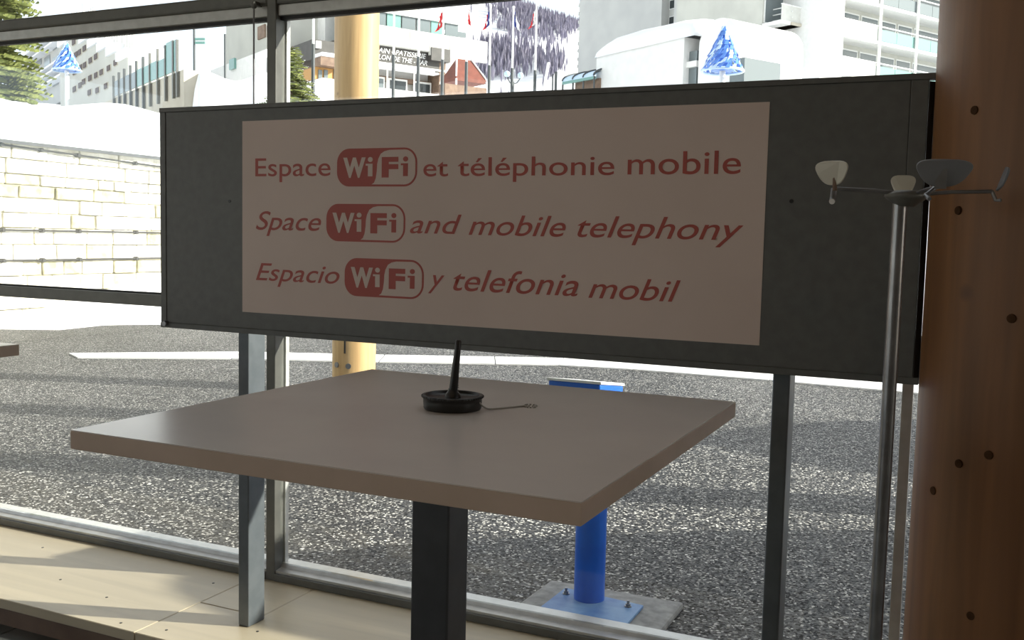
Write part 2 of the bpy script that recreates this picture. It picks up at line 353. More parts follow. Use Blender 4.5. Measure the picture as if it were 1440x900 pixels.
word('mobile', 659.4, 795.6, 730, 331.5, 302, .3, .97)
word('telephony', 812.3, 1045.2, 930, 335.5, 303.8, .3, .97)
word('Espacio', 360.4, 478, 363, 393.7, 369.5, .3)
word('y', 602.5, 625.3, 612, 404, 377, .3, .97)
word('telefonia', 637.7, 813.4, 720, 412, 380, .3, .97)
word('mobil', 827.6, 956.7, 890, 421.5, 390.5, .3, .97)
def logo(xa, xb, ya, yb):
    xm = (xa+xb)/2
    x0 = W(xa, (ya+yb)/2)[0]; x1 = W(xb, (ya+yb)/2)[0]; z1 = W(xm, ya)[1]; z0 = W(xm, yb)[1]; w_, h = x1-x0, z1-z0
    def arc(cx, cz, r, a0, a1, n=8): return [(cx+r*math.cos(math.radians(a0+(a1-a0)*i/n)), cz+r*math.sin(math.radians(a0+(a1-a0)*i/n))) for i in range(n+1)]
    R = h*.38
    out = arc(x1-R, z1-R, R, 90, 0)+arc(x1-R, z0+R, R, 0, -90)+arc(x0+R, z0+R, R, -90, -180)+arc(x0+R, z1-R, R, 180, 90)
    MB().prism([(x, YT, z) for x, z in out], (0, .0004, 0)).build('logo_badge', M['red'], ps)
    q = h*.05; r = R-q
    cv = [(.445, 1-.055), (.475, .9), (.497, .78), (.508, .6), (.512, .42), (.525, .28), (.555, .15), (.60, .085), (.66, .055)]
    inner = arc(x1-R, z1-R, r, 90, 0)+arc(x1-R, z0+R, r, 0, -90)+[(x0+w_*u, z1-h*v) for u, v in cv]
    MB().prism([(x, YT-.0005, z) for x, z in inner], (0, .0004, 0)).build('logo_window', M['vinyl'], ps)
    zb, cp = z1-h*.735, h*.47
    for ch, m_, ua, ub, us_, yy in (('W', 'vinyl', .082, .368, .397, YT-.0008), ('F', 'red', .57, .775, .833, YT-.0010)):
        text_mesh('lettering', ch, M[m_], ps, x0+w_*ua, x0+w_*ub, zb, cp, yy, 0, .05)
        s1 = us_+.058
        pts = [(us_, .735), (s1, .735), (s1, .405), (us_-.028, .405), (us_-.028, .455), (us_, .455)]
        mb = MB().prism([(x0+w_*u, yy, z1-h*v_) for u, v_ in pts], (0, .0003, 0))
        mb.prism([(x0+w_*(us_+.029)+w_*.031*math.cos(q*PI/8), yy, z1-h*.295+w_*.027*math.sin(q*PI/8)) for q in range(16)], (0, .0003, 0))
        mb.build('lettering', M[m_], ps)
logo(474.5, 587.1, 208.3, 262.3); logo(459.5, 570.4, 286.9, 340.3); logo(485.2, 596.4, 364.2, 418.5)

# ------------------------------------------------------------------ tables
t1 = tag(thing('stand_up_table', (-.781, 1.424, FL), 'square pale laminate standing table in the foreground carrying a black pen stand', 'table', 'square standing tables by the window'))
TZ = .956
mb = MB().box(-1.181, -.381, 1.022, 1.826, TZ-.0285, TZ-.0015); mb.build('edge_band', M['edge'], t1, bevel=.0015)
MB().box(-1.1805, -.3815, 1.0225, 1.8255, TZ-.0015, TZ).build('tabletop', M['laminate'], t1)
MB().box(-.815, -.745, 1.385, 1.455, FL+.012, TZ-.034).build('leg', M['leg'], t1, bevel=.003)
MB().box(-.88, -.68, 1.32, 1.52, TZ-.0345, TZ-.0286).build('mounting_plate', M['leg'], t1)
MB().box(-1.03, -.53, 1.17, 1.67, FL+.0005, FL+.012).build('base_plate', M['leg'], t1, bevel=.003)
t2 = t1.copy(); COL.objects.link(t2); t2.location.x += -1.78; t2.location.y -= .106
for ch in list(t1.children):
    c_ = ch.copy(); COL.objects.link(c_); c_.parent = t2; c_.matrix_parent_inverse = ch.matrix_parent_inverse.copy()
t2['label'] = 'second square standing table at the left edge, only its corner showing'

# pen stand with ball chain
bx, by = -.792, 1.478
r = tag(thing('pen_stand', (bx, by, TZ), 'small round black counter stand holding an upright pen, with a metal ball chain', 'pen stand'))
R = .0505
MB().lathe((bx, by, TZ), [(R*.955, .0003), (R*.985, .003), (R, .014), (R, .019), (R*1.045, .0205), (R*1.045, .0235), (R*.98, .025), (R*.93, .0245), (R*.91, .0205), (R*.4, .0195), (.0001, .0195)], 48).build('base', M['black'], r)
for k in range(60):
    q = 2*PI*k/60; c0 = Vector((bx+R*1.03*math.cos(q), by+R*1.03*math.sin(q), TZ+.0225))
    if k == 0: mb = MB()
    mb.ball(c0, .0021, 5, 3)
tag(mb.build('knurled_rim', M['black'], r), kind='stuff')
MB().lathe((bx, by, TZ+.0195), [(.014, 0), (.013, .006), (.009, .010), (.0075, .016)], 20).build('socket', M['black'], r)
a = Vector((bx, by, TZ+.025)); e = at_y(645, 478, by-.004)
MB().tube([a, a.lerp(e, .3), a.lerp(e, .75), a.lerp(e, .98), e], [.0078, .0072, .0056, .005, .003], 16).build('pen', M['black'], r)
mb = MB(); pts = []
s = Vector((bx+R, by+.004, TZ+.014)); q1 = at_z(702, 569, TZ); q2 = at_z(736, 572, TZ)
for i in range(34):
    f = i/33; p = Vector((s.x, s.y, 0)).lerp(Vector((q2.x, q2.y, 0)), f); p.z = TZ+.0017+max(0, (1-f*4))**2*.012; pts.append(p)
for i in range(16):
    q = i*.62; pts.append(Vector((q2.x+.011+.010*math.cos(PI+q)+i*.0003, q2.y+.007*math.sin(q), TZ+.0017+(.0026 if i > 9 else 0))))
for p in pts: mb.ball(p, .002, 6, 4)
tag(mb.build('ball_chain', M['chain'], r), kind='stuff')
mb = MB(); e0 = a+Vector((.009, .004, .03))
for i in range(12): mb.ball(a+Vector((.0085, .004, .05-i*.0042)), .0013, 5, 3)
tag(mb.build('ball_chain', M['chain'], r), kind='stuff')

# ------------------------------------------------------------------ coat stand with paddle hooks
px_, py_ = -.110, 1.75
r = tag(thing('coat_stand', (px_, py_, FL), 'slim grey metal coat stand with paddle shaped hooks in front of the board', 'coat stand'))
MB().tube([(px_-.004, py_, FL+.01), (px_, py_, 1.322)], .0115, 20).build('pole', M['steel'], r)
MB().lathe((px_, py_, FL+.0005), [(.17, 0), (.17, .008), (.06, .016), (.014, .03)], 40).build('base', M['steel'], r)
hx, hy, hz = -.092, py_, 1.335
MB().lathe((hx-.009, hy, 1.316), [(.013, 0), (.030, .012), (.034, .016), (.034, .02), (.02, .026)], 28).build('collar', M['frame'], r)
def arm(dx, dy, name='arm'):
    e = Vector((hx+dx, hy+dy, hz+.008)); return MB().tube([(hx, hy, hz), (hx+dx*.5, hy+dy*.5, hz+.006), e], .0032, 8).build(name, M['steel'], r), e
def paddle(e, wd, ht, dr, m, tilt=.25, name='paddle'):
    # rounded trapezoid plate, wide at the top, standing across direction dr and leaning outwards
    d = Vector((dr[0], dr[1], 0)).normalized(); s = Vector((-d.y, d.x, 0)); up = (Vector((0, 0, 1))+d*tilt).normalized(); n = s.cross(up)
    out = []
    for i in range(28):
        q = 2*PI*i/28; u = math.cos(q); v = math.sin(q); su = math.copysign(abs(u)**.6, u); sv = math.copysign(abs(v)**.75, v)
        k = .74+.26*sv; out.append(e+s*(su*wd/2*k)+up*(ht/2+sv*ht/2)+n*(abs(su)**2*.004))
    return MB().prism(out, n*.004).build(name, m, r, bevel=.0012)
e = arm(-.117, -.05)[1]; paddle(e+Vector((0, 0, .006)), .068, .04, (-.35, -1), M['pale_paddle'])
MB().tube([e+Vector((.002, -.005, -.004)), e+Vector((0, -.006, .024))], .0035, 8).build('bracket', M['brown'], r)
MB().tube([e+Vector((0, 0, 0)), e+Vector((-.001, -.004, -.018)), e+Vector((0, -.018, -.022))], .005, 10).build('hook', M['steel'], r)
MB().tube([e+Vector((.0, -.016, -.022)), e+Vector((.0, -.021, -.022))], .0045, 12).build('end_cap', M['white'], r)
e = arm(.045, -.105)[1]; paddle(e+Vector((0, 0, .0)), .10, .042, (.35, -1), M['paddle'])
MB().hexa([Vector((e.x+sx*.008, e.y+dy, e.z-.004+dz)) for sx in (-1, 1) for dy in (-.012, -.008) for dz in (0, .03)]).build('bracket', M['steel'], r)
MB().tube([e+Vector((-.005, 0, 0)), e+Vector((-.02, -.012, -.014)), e+Vector((-.014, -.02, -.02))], .0035, 8).build('hook', M['steel'], r)
e = arm(.118, .04)[1]; paddle(e+Vector((.004, 0, .002)), .05, .04, (1, .12), M['paddle'], .35)
MB().tube([e, e+Vector((.006, 0, -.014)), e+Vector((.014, -.002, -.014))], .003, 8).build('hook', M['steel'], r)
e = arm(-.02, .11)[1]; paddle(e+Vector((0, 0, -.002)), .05, .036, (-.2, 1), M['pale_paddle'])
# ------------------------------------------------------------------ outside: ground, wall, kerb, columns, bollard
def grid(f, us, vs):
    v = [f(u, w_) for u in us for w_ in vs]; n = len(vs)
    return v, [(i*n+j, i*n+j+1, (i+1)*n+j+1, (i+1)*n+j) for i in range(len(us)-1) for j in range(n-1)]
struct(MB().box(-10.6, 14, YW+.1, 14, GZ-.2, GZ), 'asphalt_ground', M['asphalt'])
def terr(x, y):
    d = math.hypot(x, y); z = GZ-.15
    if d > 12.5: z += (d-12.5)*.30 if d < 28 else 4.65+(d-28)*.142
    if x < -10.6: z = max(z, 2.55)
    a = math.atan2(-x, y)
    if a > .62 and x < -10.6: z = max(2.55, GZ+(z-GZ)*(1-.18*min(1, (a-.62)/.12)))
    return z+.08*math.sin(x*.9)*math.sin(y*.7)
us = [-140+i*2.2 for i in range(110)]; us = sorted(set(u for u in us+[-10.62, -10.58] if not -10.58 < u < -9.9 and not -11 < u < -10.62)); vs = [YW+.2+i*1.8 for i in range(90)]
v, f = grid(lambda x, y: (x, y, terr(x, y)), us, vs)
struct(MB().add(v, f, True), 'snow_ground', M['snow'], fix=False)

# kerb: a flush white strip of kerb stones that curves away
ke = tag(thing('white_kerb', (-5, 8, GZ), 'white flush kerb strip crossing the asphalt outside', 'kerb'), kind='structure')
A = [(-7.42, 6.46), (-6.25, 7.32), (-5.0, 7.9), (-4.05, 8.4), (-3.48, 8.67), (-2.75, 8.8), (-1.5, 8.8), (0, 8.7), (2, 8.3), (5, 7.3)]
pl = []
for i in range(0, len(A)-1):
    p, q = Vector(A[i]), Vector(A[i+1]); n = max(1, round((q-p).length/1.0))
    pl += [p.lerp(q, k/n) for k in range(n)]
pl.append(Vector(A[-1]))
nrm = []
for i in range(len(pl)):
    d = (pl[min(i+1, len(pl)-1)]-pl[max(i-1, 0)]).normalized(); nrm.append(Vector((-d.y, d.x))*.27)
nrm[0] = Vector((-.16, .09))
for i in range(len(pl)-1):
    c8 = []
    for f_ in (.006, .994):
        for sg in (-1, 1):
            m_ = pl[i].lerp(pl[i+1], f_)+nrm[i].lerp(nrm[i+1], f_)*sg
            for z in (GZ-.05, GZ+.012): c8.append(Vector((m_.x, m_.y, z)))
    MB().hexa(c8).build('kerb_stone', M['white'], ke)

# retaining wall on the left
XW = -10.4
rw = tag(thing('retaining_wall', (XW, 9, GZ), 'sunlit rough stone retaining wall capped with snow at the left outside', 'wall'))
MB().box(XW-.35, XW-.035, 3.0, 15.5, GZ-.1, 2.24).build('mortar_core', M['mortar'], rw)
z = GZ; row = 0; cnt = 0; small = MB()
while z < 2.1:
    h = random.choice([.13, .155, .18, .2]); h = min(h, 2.25-z); y = 6.4+random.uniform(-.3, 0)
    while y < 14.6:
        l = random.uniform(.26, .62); d = random.uniform(-.008, .018); g = .007
        j = [random.uniform(-.009, .009) for _ in range(8)]
        c8 = [Vector((xx, yy+j[i], zz+j[7-i]*.6)) for i, (xx, yy, zz) in enumerate([(a_, b_, c_) for a_ in (XW-.06, XW+d) for b_ in (y+g, y+l-g) for c_ in (z+g, z+h-g)])]
        m_ = M['stone_dark'] if random.random() < .2 else M['stone']
        if cnt < 298 and y > 7.2 and y < 13.6: MB().hexa(c8).build('stone', m_, rw, bevel=.01, seg=1); cnt += 1
        else: small.hexa(c8)
        y += l
    z += h; row += 1
tag(small.build('distant_stones', M['stone'], rw), kind='stuff')
for za, zb in ((.96+1.25, .885+1.25), (-.036+1.25, -.036+1.25), (-.40+1.25, -.39+1.25)):
    MB().tube([(XW+.05, 5, za+.05), (XW+.05, 8, za), (XW+.05, 10.6, zb), (XW+.05, 14, zb)], .013, 6).build('wall_cable', M['gasket'], rw)
    for yy in (8.05, 8.6, 9.15, 10.1, 11.2): MB().tube([(XW, yy, za+(zb-za)*(yy-8)/2.6), (XW+.07, yy, za+(zb-za)*(yy-8)/2.6)], .025, 8).build('cable_bracket', M['gasket'], rw)
# snow cap
us = [XW-1.6+i*.1 for i in range(19)]; vs = [3+i*.25 for i in range(51)]
def capz(x, y):
    e = max(0, (XW+.19-x)); k = min(1, e/.5)**.5
    t = 2.90 if y > 10.2 else 2.90-.03*(10.2-y)
    return (x, y, 2.26+(t-2.26+.07*math.sin(y*1.3)+.04*math.sin(y*3.1+x))*k)
v, f = grid(capz, us, vs)
v2 = [(a_, b_, 2.45) for a_, b_, _ in v]
mb = MB().add(v, f, True)
sc_ = tag(mb.build('snow_bank', M['snow'], None, fix=False), 'thick rounded snow bank lying on top of the stone wall', 'snow')
# grubby tuft at the wall's foot
mb = MB()
for i in range(90):
    p = at_z(random.uniform(210, 236), random.uniform(436, 441), GZ); x, y = max(p.x+.3, XW+.08), p.y+random.uniform(-.3, .2)
    a_ = random.uniform(0, 6.3); h = random.uniform(.04, .13); s0 = Vector((math.cos(a_), math.sin(a_), 0))*.02
    mb.add([Vector((x, y, GZ))-s0, Vector((x, y, GZ))+s0, Vector((x+random.uniform(-.05, .05), y, GZ+h))], [(0, 1, 2)])
tag(mb.build('weed_tuft', M['bark'], None, fix=False), 'dark tuft of dead weeds at the foot of the stone wall', 'weeds', kind='stuff')

# outside log columns: the first in view, two more beyond the right edge throw the long shadows
def log(x, y, rad, label, vis=True, h=4.4):
    r = tag(thing('outside_log_column', (x, y, GZ), label, 'column'))
    tw = [(rad+.003*math.sin(i*2.1), z) for i, z in enumerate([0, .5, 1.1, 1.8, 2.6, 3.4, h])]
    n = 40; MB().lathe((x, y, GZ+.03), tw, n).build('trunk', M['column_out'], r)
    MB().lathe((x, y, GZ), [(rad*.8, 0), (rad*.8, .035)], 20).build('base_plate', M['steel'], r)
    if vis:
        for (px, py) in [(474, 513), (490, 515)]:
            v = ray(px, py); a = v.x**2+v.y**2; b_ = -2*(v.x*x+v.y*y); c = x*x+y*y-rad**2; disc = b_*b_-4*a*c
            if disc <= 0: continue
            hh = EYE+v*((-b_-math.sqrt(disc))/(2*a)); nn = Vector((hh.x-x, hh.y-y, 0)).normalized()
            MB().tube([hh-nn*.02, hh+nn*.008], .021, 16).build('bolt_head', M['steel'], r)
        v = at_y(485, 490, y-rad); MB().box(v.x-.006, v.x+.006, y-rad-.004, y-rad+.03, GZ+.3, GZ+.62).build('slot', M['black'], r)
log(-4.15, 6.17, .16, 'round pale timber column standing on the asphalt, seen behind the board')
log(.9, 6.47, .17, 'round timber column outside, beyond the right edge of the window', False)
log(2.2, 5.5, .17, 'nearer timber column outside, beyond the right edge of the window', False)

# blue bollard with slanted head on a bolted plate
bx, by = -1.045, 2.895
r = tag(thing('blue_bollard', (bx, by, GZ), 'bright blue round post with a slanted boxy head bolted down outside', 'bollard'))
MB().lathe((bx, by, GZ+.03), [(.049, 0), (.049, .62)], 40).build('post', M['blue'], r)
q4 = [at_z(*p, GZ+.03) for p in [(743, 866), (795, 826), (905, 851), (868, 892)]]
MB().prism([(p.x, p.y, GZ+.02) for p in q4], (0, 0, .01)).build('base_plate', M['bluelight'], r, bevel=.002)
for p in [(796, 835), (883, 853), (853, 884), (763, 864)]:
    c = at_z(*p, GZ+.03); MB().lathe((c.x, c.y, GZ+.03), [(.012, 0), (.012, .003), (.008, .003), (.008, .010), (.0045, .010), (.0045, .02)], 6, False).build('anchor_bolt', M['steel'], r)
# head: slanted face, front box
hz = .797
mb = MB(); x0, x1, y0, y1 = -1.165, -.995, 2.80, 3.02
mb.hexa([(x0, y0, hz-.13), (x0, y0, hz+.017), (x0, y1, hz-.1), (x0, y1, hz-.015), (x1, y0, hz-.13), (x1, y0, hz+.017), (x1, y1, hz-.1), (x1, y1, hz-.015)])
mb.build('head', M['blue'], r, bevel=.004)
MB().hexa([(a_, b_, z_+c_) for a_ in (x0-.004, x1+.004) for b_, z_ in ((y0-.004, hz+.0175), (y1+.004, hz-.0155)) for c_ in (0, .009)]).build('head_lid', M['white'], r, bevel=.002)
q4 = [at_z(*p, GZ+.015) for p in [(712, 862), (775, 816), (962, 848), (915, 905), (800, 915)]]
tag(MB().prism([(p.x, p.y, GZ-.01) for p in q4], (0, 0, .029)).build('concrete_pad', M['concrete'], None, bevel=.01), 'light grey concrete pad under the blue post', 'pad')
# unseen mound beside the facade, added to lay shade over the bollard foot
us = [.25+i*.12 for i in range(24)]; vs = [2.65+i*.1 for i in range(21)]
def shade_mound_pt(x, y):
    k = max(0, 1-((x-1.65)/1.35)**2)*max(0, 1-((y-3.65)/.95)**2)
    return (x, y, GZ-.02+1.6*k**.45*(1+.12*math.sin(x*5+y*3)) if k > 0 else GZ-.02)
v, f = grid(shade_mound_pt, us, vs)
tag(MB().add(v, f, True).build('shade_mound', M['snow'], None, fix=False), 'unseen snow-white mound added outside to throw shade, beyond the right edge of the window', 'snow')
us = [1.3+i*.18 for i in range(24)]; vs = [5.95+i*.11 for i in range(24)]  # second unseen mound, added to shade the asphalt
def shade_mound_pt2(x, y):
    k = max(0, 1-((x-3.4)/2.0)**2)*max(0, 1-((y-7.2)/1.2)**2)
    return (x, y, GZ-.02+1.75*k**.45*(1+.1*math.sin(x*4+y*2)) if k > 0 else GZ-.02)
v, f = grid(shade_mound_pt2, us, vs)
tag(MB().add(v, f, True).build('shade_mound', M['snow'], None, fix=False), 'farther unseen snow-white mound added to throw shade, beyond the right edge of the window', 'snow')
# ------------------------------------------------------------------ the town beyond, on a street grid turned 30 degrees
D1 = Vector((.5, .866, 0)).normalized(); D2 = Vector((-.866, .5, 0)).normalized()
class Fac:
    """a vertical facade plane: u runs along d, z is height, t is depth towards the viewer"""
    def __init__(s, px, py, dist, d):
        s.p = at_d(px, py, dist); s.d = d; n = Vector((d.y, -d.x, 0)); s.n = n if n.dot(EYE-s.p) > 0 else -n
    def uz(s, x, y, t=0):
        v = ray(x, y); q = s.p+s.n*t-EYE; k = q.dot(s.n)/v.dot(s.n); h = EYE+v*k; return (h-s.p).dot(s.d), h.z
    def w(s, u, z, t): v = s.p+s.d*u+s.n*t; return Vector((v.x, v.y, z))
    def box(s, mb, u0, u1, z0, z1, t0, t1): return mb.hexa([s.w(u, z, t) for u in (u0, u1) for t in (t0, t1) for z in (z0, z1)])
    def pbox(s, mb, a, b, t0, t1):   # between two picture points that lie on the plane at t1
        u0, z0 = s.uz(*a, t1); u1, z1 = s.uz(*b, t1); return s.box(mb, min(u0, u1), max(u0, u1), min(z0, z1), max(z0, z1), t0, t1)
    def base(s): return s.p.x, s.p.y
def gz(p): return terr(p.x, p.y)-.4
def root(name, p, *a, **k): return tag(thing(name, (p.x, p.y, gz(p)), *a, **k))

# ---- bakery building -------------------------------------------------------
F = Fac(533, 63, 38, D1); r = root('bakery_building', F.w(2, 0, 0), 'white balconied building whose dark sign reads PAIN - PATISSERIE', 'building', kind='thing')
G0 = gz(F.p)
def U(x, y=70): return F.uz(x, y)[0]
def Z(x, y): return F.uz(x, y)[1]
uL, uR = U(482), U(618)
zf0, zf1 = Z(533, 91), Z(533, 63); zp1 = Z(533, 37); zg1 = Z(533, 16)
mb = MB(); F.box(mb, uL, uR, zf1, zg1+.5, -7, -1.6); F.box(mb, uL, uR, G0, zf0, -7, -.9); mb.build('wall', M['white'], r)
mb = MB(); F.box(mb, uL, uR, zf0, zf1+.1, -6, 0); mb.build('fascia', M['fascia'], r)
n = 7
ue = U(681)
for i in range(n):
    a = uL+(ue-uL)*i/n; b = uL+(ue-uL)*(i+1)/n; mb = MB(); F.box(mb, a+.015, b-.015, zf1-.15 if b > uR else zf1, zp1, .1, .25); mb.build('parapet_panel', M['offwhite'], r)
mb = MB(); F.box(mb, uL, ue, zf1-.02, zf1+.1, -6, .2); mb.build('balcony_slab', M['offwhite'], r)
for i in range(8):
    a = uL+(U(650)-uL)*i/8; b = uL+(U(650)-uL)*(i+1)/8
    mb = MB(); F.box(mb, a+.03, b-.03, zp1-.1, zg1+.05, -.35, -.3); mb.build('glazing_panel', M['greyglass' if i % 3 else 'teal'], r)
mb = MB(); F.box(mb, uL, U(650), zg1+.05, zg1+.25, -3, -.2); mb.build('roof_slab', M['white'], r)
mb = MB(); F.box(mb, U(648), U(664), zg1-.35, zg1-.15, -3.5, -.5); F.box(mb, U(652), U(653), zp1-1, zg1-.3, -2, -1.9); F.box(mb, U(657), U(658), zp1-1, zg1-.3, -2, -1.9); mb.build('terrace_canopy', M['greyglass'], r)
# sign lettering, on the fascia, slanted capitals
def sign(t, xa, xb, yb, yc):
    ua, ub = U(xa), U(xb); z0 = Z(573, yb); z1 = Z(573, yc)
    o = text_mesh('sign_lettering', t, M['white'], None, ua, ub, z0, (z1-z0), 0, .25, .004)
    for v_ in o.data.vertices: v_.co = F.w(v_.co.x, v_.co.z, .03)
    o.parent = r; o.matrix_parent_inverse = Matrix.Translation(r.location).inverted()
sign('PAIN - PATISSERIE', 527.5, 599, 79.4, 72.6); sign('SALON DE THE - BAR', 522, 600.5, 88.6, 82.0)
mb = MB(); F.box(mb, uL, U(607), zf0-.13, zf0-.01, -.2, .3); F.box(mb, U(607), U(614), zf0-.13, zf0-.06, -.2, .25); mb.build('snowy_awning', M['snow'], r, bevel=.03)
mb = MB(); F.box(mb, uL, uR, Z(533, 108), zf0-.3, -.89, -.6); mb.build('shop_beam', M['brown'], r)
for xa, xb, m_ in ((470, 500, 'greyglass'), (502, 530, 'greyglass'), (534, 551, 'greyglass'), (556, 583, 'darkglass'), (592, 617, 'darkglass')):
    mb = MB(); F.box(mb, U(xa), U(xb), Z(533, 122), Z(533, 104), -.6, -.55); f_ = mb.build('shop_window', M['white'], r)
    mb = MB(); F.box(mb, U(xa)+.07, U(xb)-.07, Z(533, 122)+.07, Z(533, 104)-.08, -.56, -.53); mb.build('pane', M[m_], f_)
mb = MB(); F.box(mb, uL, U(655), G0, Z(533, 125), -1, .3); mb.build('terrace_base', M['white'], r)
for x in range(540, 655, 38):
    mb = MB(); F.box(mb, U(x), U(x)+.05, Z(533, 124), Z(533, 124)+.95, .22, .27); mb.build('railing_post', M['white'], r)
mb = MB(); F.box(mb, uL, U(652), Z(533, 124)+.9, Z(533, 124)+.96, .22, .27); mb.build('handrail', M['white'], r)
mb = MB(); F.pbox(mb, (607, 66), (633, 88), -1.5, .3); mb.build('pillar_box', M['fascia'], r)
mb = MB(); F.pbox(mb, (618, 86), (626, 130), -1.5, 0); mb.build('pillar', M['brown'], r)
# ---- red-brown canopy and low wall beside it
p = at_d(652, 100, 35); hw = at_d(680, 110, 35)-at_d(625, 110, 35); hw = hw.length/2
r = root('terrace_canopy', p, 'red-brown pitched fabric canopy on thin white struts right of the bakery', 'canopy')
zb = at_d(652, 113, 35).z; zt = at_d(655, 84, 35).z
c4 = [p+D1*a*hw*.9+Vector((.866, -.5, 0))*b*hw*.75 for a, b in ((-1, -1), (1, -1), (1, 1), (-1, 1))]; c4 = [Vector((c.x, c.y, zb)) for c in c4]
tp = [Vector((p.x, p.y, zt))-D1*.3, Vector((p.x, p.y, zt))+D1*.3]
mb = MB(); mb.add(c4+tp+[c-Vector((0, 0, .12)) for c in c4], [(0, 1, 5, 4), (1, 2, 5), (2, 3, 4, 5), (3, 0, 4), (0, 6, 7, 1), (1, 7, 8, 2), (2, 8, 9, 3), (3, 9, 6, 0), (6, 9, 8, 7)])
mb.build('canvas', M['redbrown'], r)
for c in c4: MB().tube([c-Vector((0, 0, .05)), (c.x, c.y, gz(c))], .035, 6).build('post', M['white'], r)
for k in (2, 3): MB().tube([c4[k]+Vector((0, 0, .03)), tp[1 if k == 2 else 0]+Vector((0, 0, .05))], .03, 6).build('strut', M['white'], r)
F = Fac(625, 118, 33, D1); r = tag(MB(), None) if False else None
mb = MB(); F.pbox(mb, (626, 117), (684, 148), -.4, 0); o = tag(mb.build('low_wall', M['brown'], None), 'low brown wall below the red-brown canopy', 'wall')

# ---- flagpoles: pale shaft above a thicker, darker grey lower part --------------------
def hor(x): return 450-1386.3*.083+(x-720)*.0202
poles = [(400, 58, None), (440.5, 62, None), (553.5, 77, None), (588.5, 80, None), (622.5, 84, ('flagred', 'flagred')), (656, 87, ('flagred', 'flagwhite')), (688.3, 92, ('flagblue', 'flagred')), (720.3, 96, ('flagblue', 'flagwhite')), (752.5, 99, ('flagwhite', 'flagred'))]
words = ['between the mullion and the small conifer', 'just right of the small conifer', 'in front of the first letters of the bakery sign', 'in front of the last letters of the bakery sign', 'with a small dark red flag, by the pillar box', 'with a red and white flag, in front of the red-brown canopy', 'with a blue and red flag, first against the snowy mountain', 'with a blue and white flag, in the middle of the snowy mountain', 'with a white and red flag, last against the snowy mountain']
for i, ((x, ys, fl_), wd) in enumerate(zip(poles, words)):
    d = 1386.3*3.5/(hor(x)-ys); p = at_d(x, ys, d); r = root('flagpole', p, 'white flagpole '+wd, 'flagpole', group='flagpoles along the street')
    zt = at_d(x, 9+(i*7) % 5, d).z if x > 600 else p.z+1.15
    MB().tube([(p.x, p.y, p.z-.02), (p.x, p.y, zt)], [.024, .019], 8).build('shaft', M['white'], r)
    MB().tube([(p.x, p.y, gz(p)), (p.x, p.y, p.z)], .033, 8).build('lower_shaft', M['poledark'], r)
    MB().ball((p.x, p.y, zt+.02), .03, 8, 4).build('finial', M['white'], r)
    if fl_:
        for k, m_ in enumerate(fl_):
            vs_ = []; nn = 6
            for a_ in range(nn+1):
                for b_ in range(3):
                    f_ = a_/nn; s_ = CR*(-.02-.05*(b_+2*k)*.5*(.4+f_*.9)-.01*math.sin(a_*2+b_)) if i % 2 == 0 else CR*(.02+.05*(b_+2*k)*.5*(.4+f_*.9)+.01*math.sin(a_*2+b_))
                    vs_.append(Vector((p.x+s_.x, p.y+s_.y+.02*math.sin(b_*2+a_+k), zt-.06-f_*.30-.03*(b_+2*k))))
            fs_ = [(a_*3+b_, a_*3+b_+1, (a_+1)*3+b_+1, (a_+1)*3+b_) for a_ in range(nn) for b_ in range(2)]
            n_ = len(vs_); vs2 = vs_+[v_+Vector((0, .006, 0)) for v_ in vs_]; fs2 = fs_+[tuple(reversed([q+n_ for q in f_])) for f_ in fs_]
            MB().add(vs2, fs2).build('flag', M[m_], r, fix=False)
# thin posts and a leaning marker on the snow
for x, yt, yb, rad, m_, lb in [(777.5, 104, 135, .02, 'poledark', 'thin dark post standing left of the pair by the shelter'), (782, 101, 135, .035, 'poledark', 'thicker dark post standing nearest the arched shelter')]:
    p = at_d(x, yt, 20); tag(MB().tube([(p.x, p.y, gz(p)), p], rad*.8, 8).build('marker_post', M[m_]), lb, 'post')
p = at_d(771.5, 88, 30); q = at_d(766, 118, 30); q.z = min(q.z, 99); tag(MB().tube([q+(q-p)*1.5, p], .045, 8).build('leaning_pole', M['white']), 'short white pole leaning to the left in front of the mountain trees', 'pole')
p = at_d(722, 112, 24); r = root('globe_lamp', p, 'twin globe street lamp in front of the snowy mountain', 'street lamp')
for x, y in ((713, 104), (732, 106)):
    c = at_d(x, y, 24); MB().ball(c, .075, 14, 10).build('globe', M['iceW'], r)
    MB().tube([c-Vector((0, 0, .06)), (c.x*.5+p.x*.5, c.y*.5+p.y*.5, p.z-.08), (p.x, p.y, p.z-.1)], .013, 6).build('arm', M['poledark'], r)
MB().tube([(p.x, p.y, gz(p)), (p.x, p.y, p.z-.05)], .025, 8).build('pole', M['poledark'], r)

# ---- big plain concrete block ---------------------------------------------
F = Fac(1065, 50, 75, D2); r = root('concrete_block', F.w(3, 0, -3), 'huge plain pale grey building with a narrow slot of windows', 'building')
u0, u1 = F.uz(1067, 50)[0], F.uz(814, 50)[0]; G0 = gz(F.p)
us0, us1 = F.uz(948, 10)[0], F.uz(930.5, 10)[0]; zs = F.uz(940, 36)[1]; ZT = F.uz(1065, -90)[1]
mb = MB(); F.box(mb, u0, us0, G0, ZT, -9, 0); F.box(mb, us1, u1, G0, ZT, -9, 0); F.box(mb, us0, us1, G0, zs, -9, 0); F.box(mb, us0, us1, zs, ZT, -9, -.9); mb.build('wall', M['facade'], r)
for ya, yb_ in ((24, 35.5), (1, 14), (-20, -8), (-42, -30)):
    mb = MB(); a = F.uz(940, yb_, -.85)[1]; b_ = F.uz(940, ya, -.85)[1]; F.box(mb, us0+.03, us1-.03, a, b_, -.9, -.85); w_ = mb.build('window', M['white'], r)
    mb = MB(); F.box(mb, us0+.1, us1-.1, a+.06, b_-.06, -.87, -.83); mb.build('pane', M['darkglass'], w_)
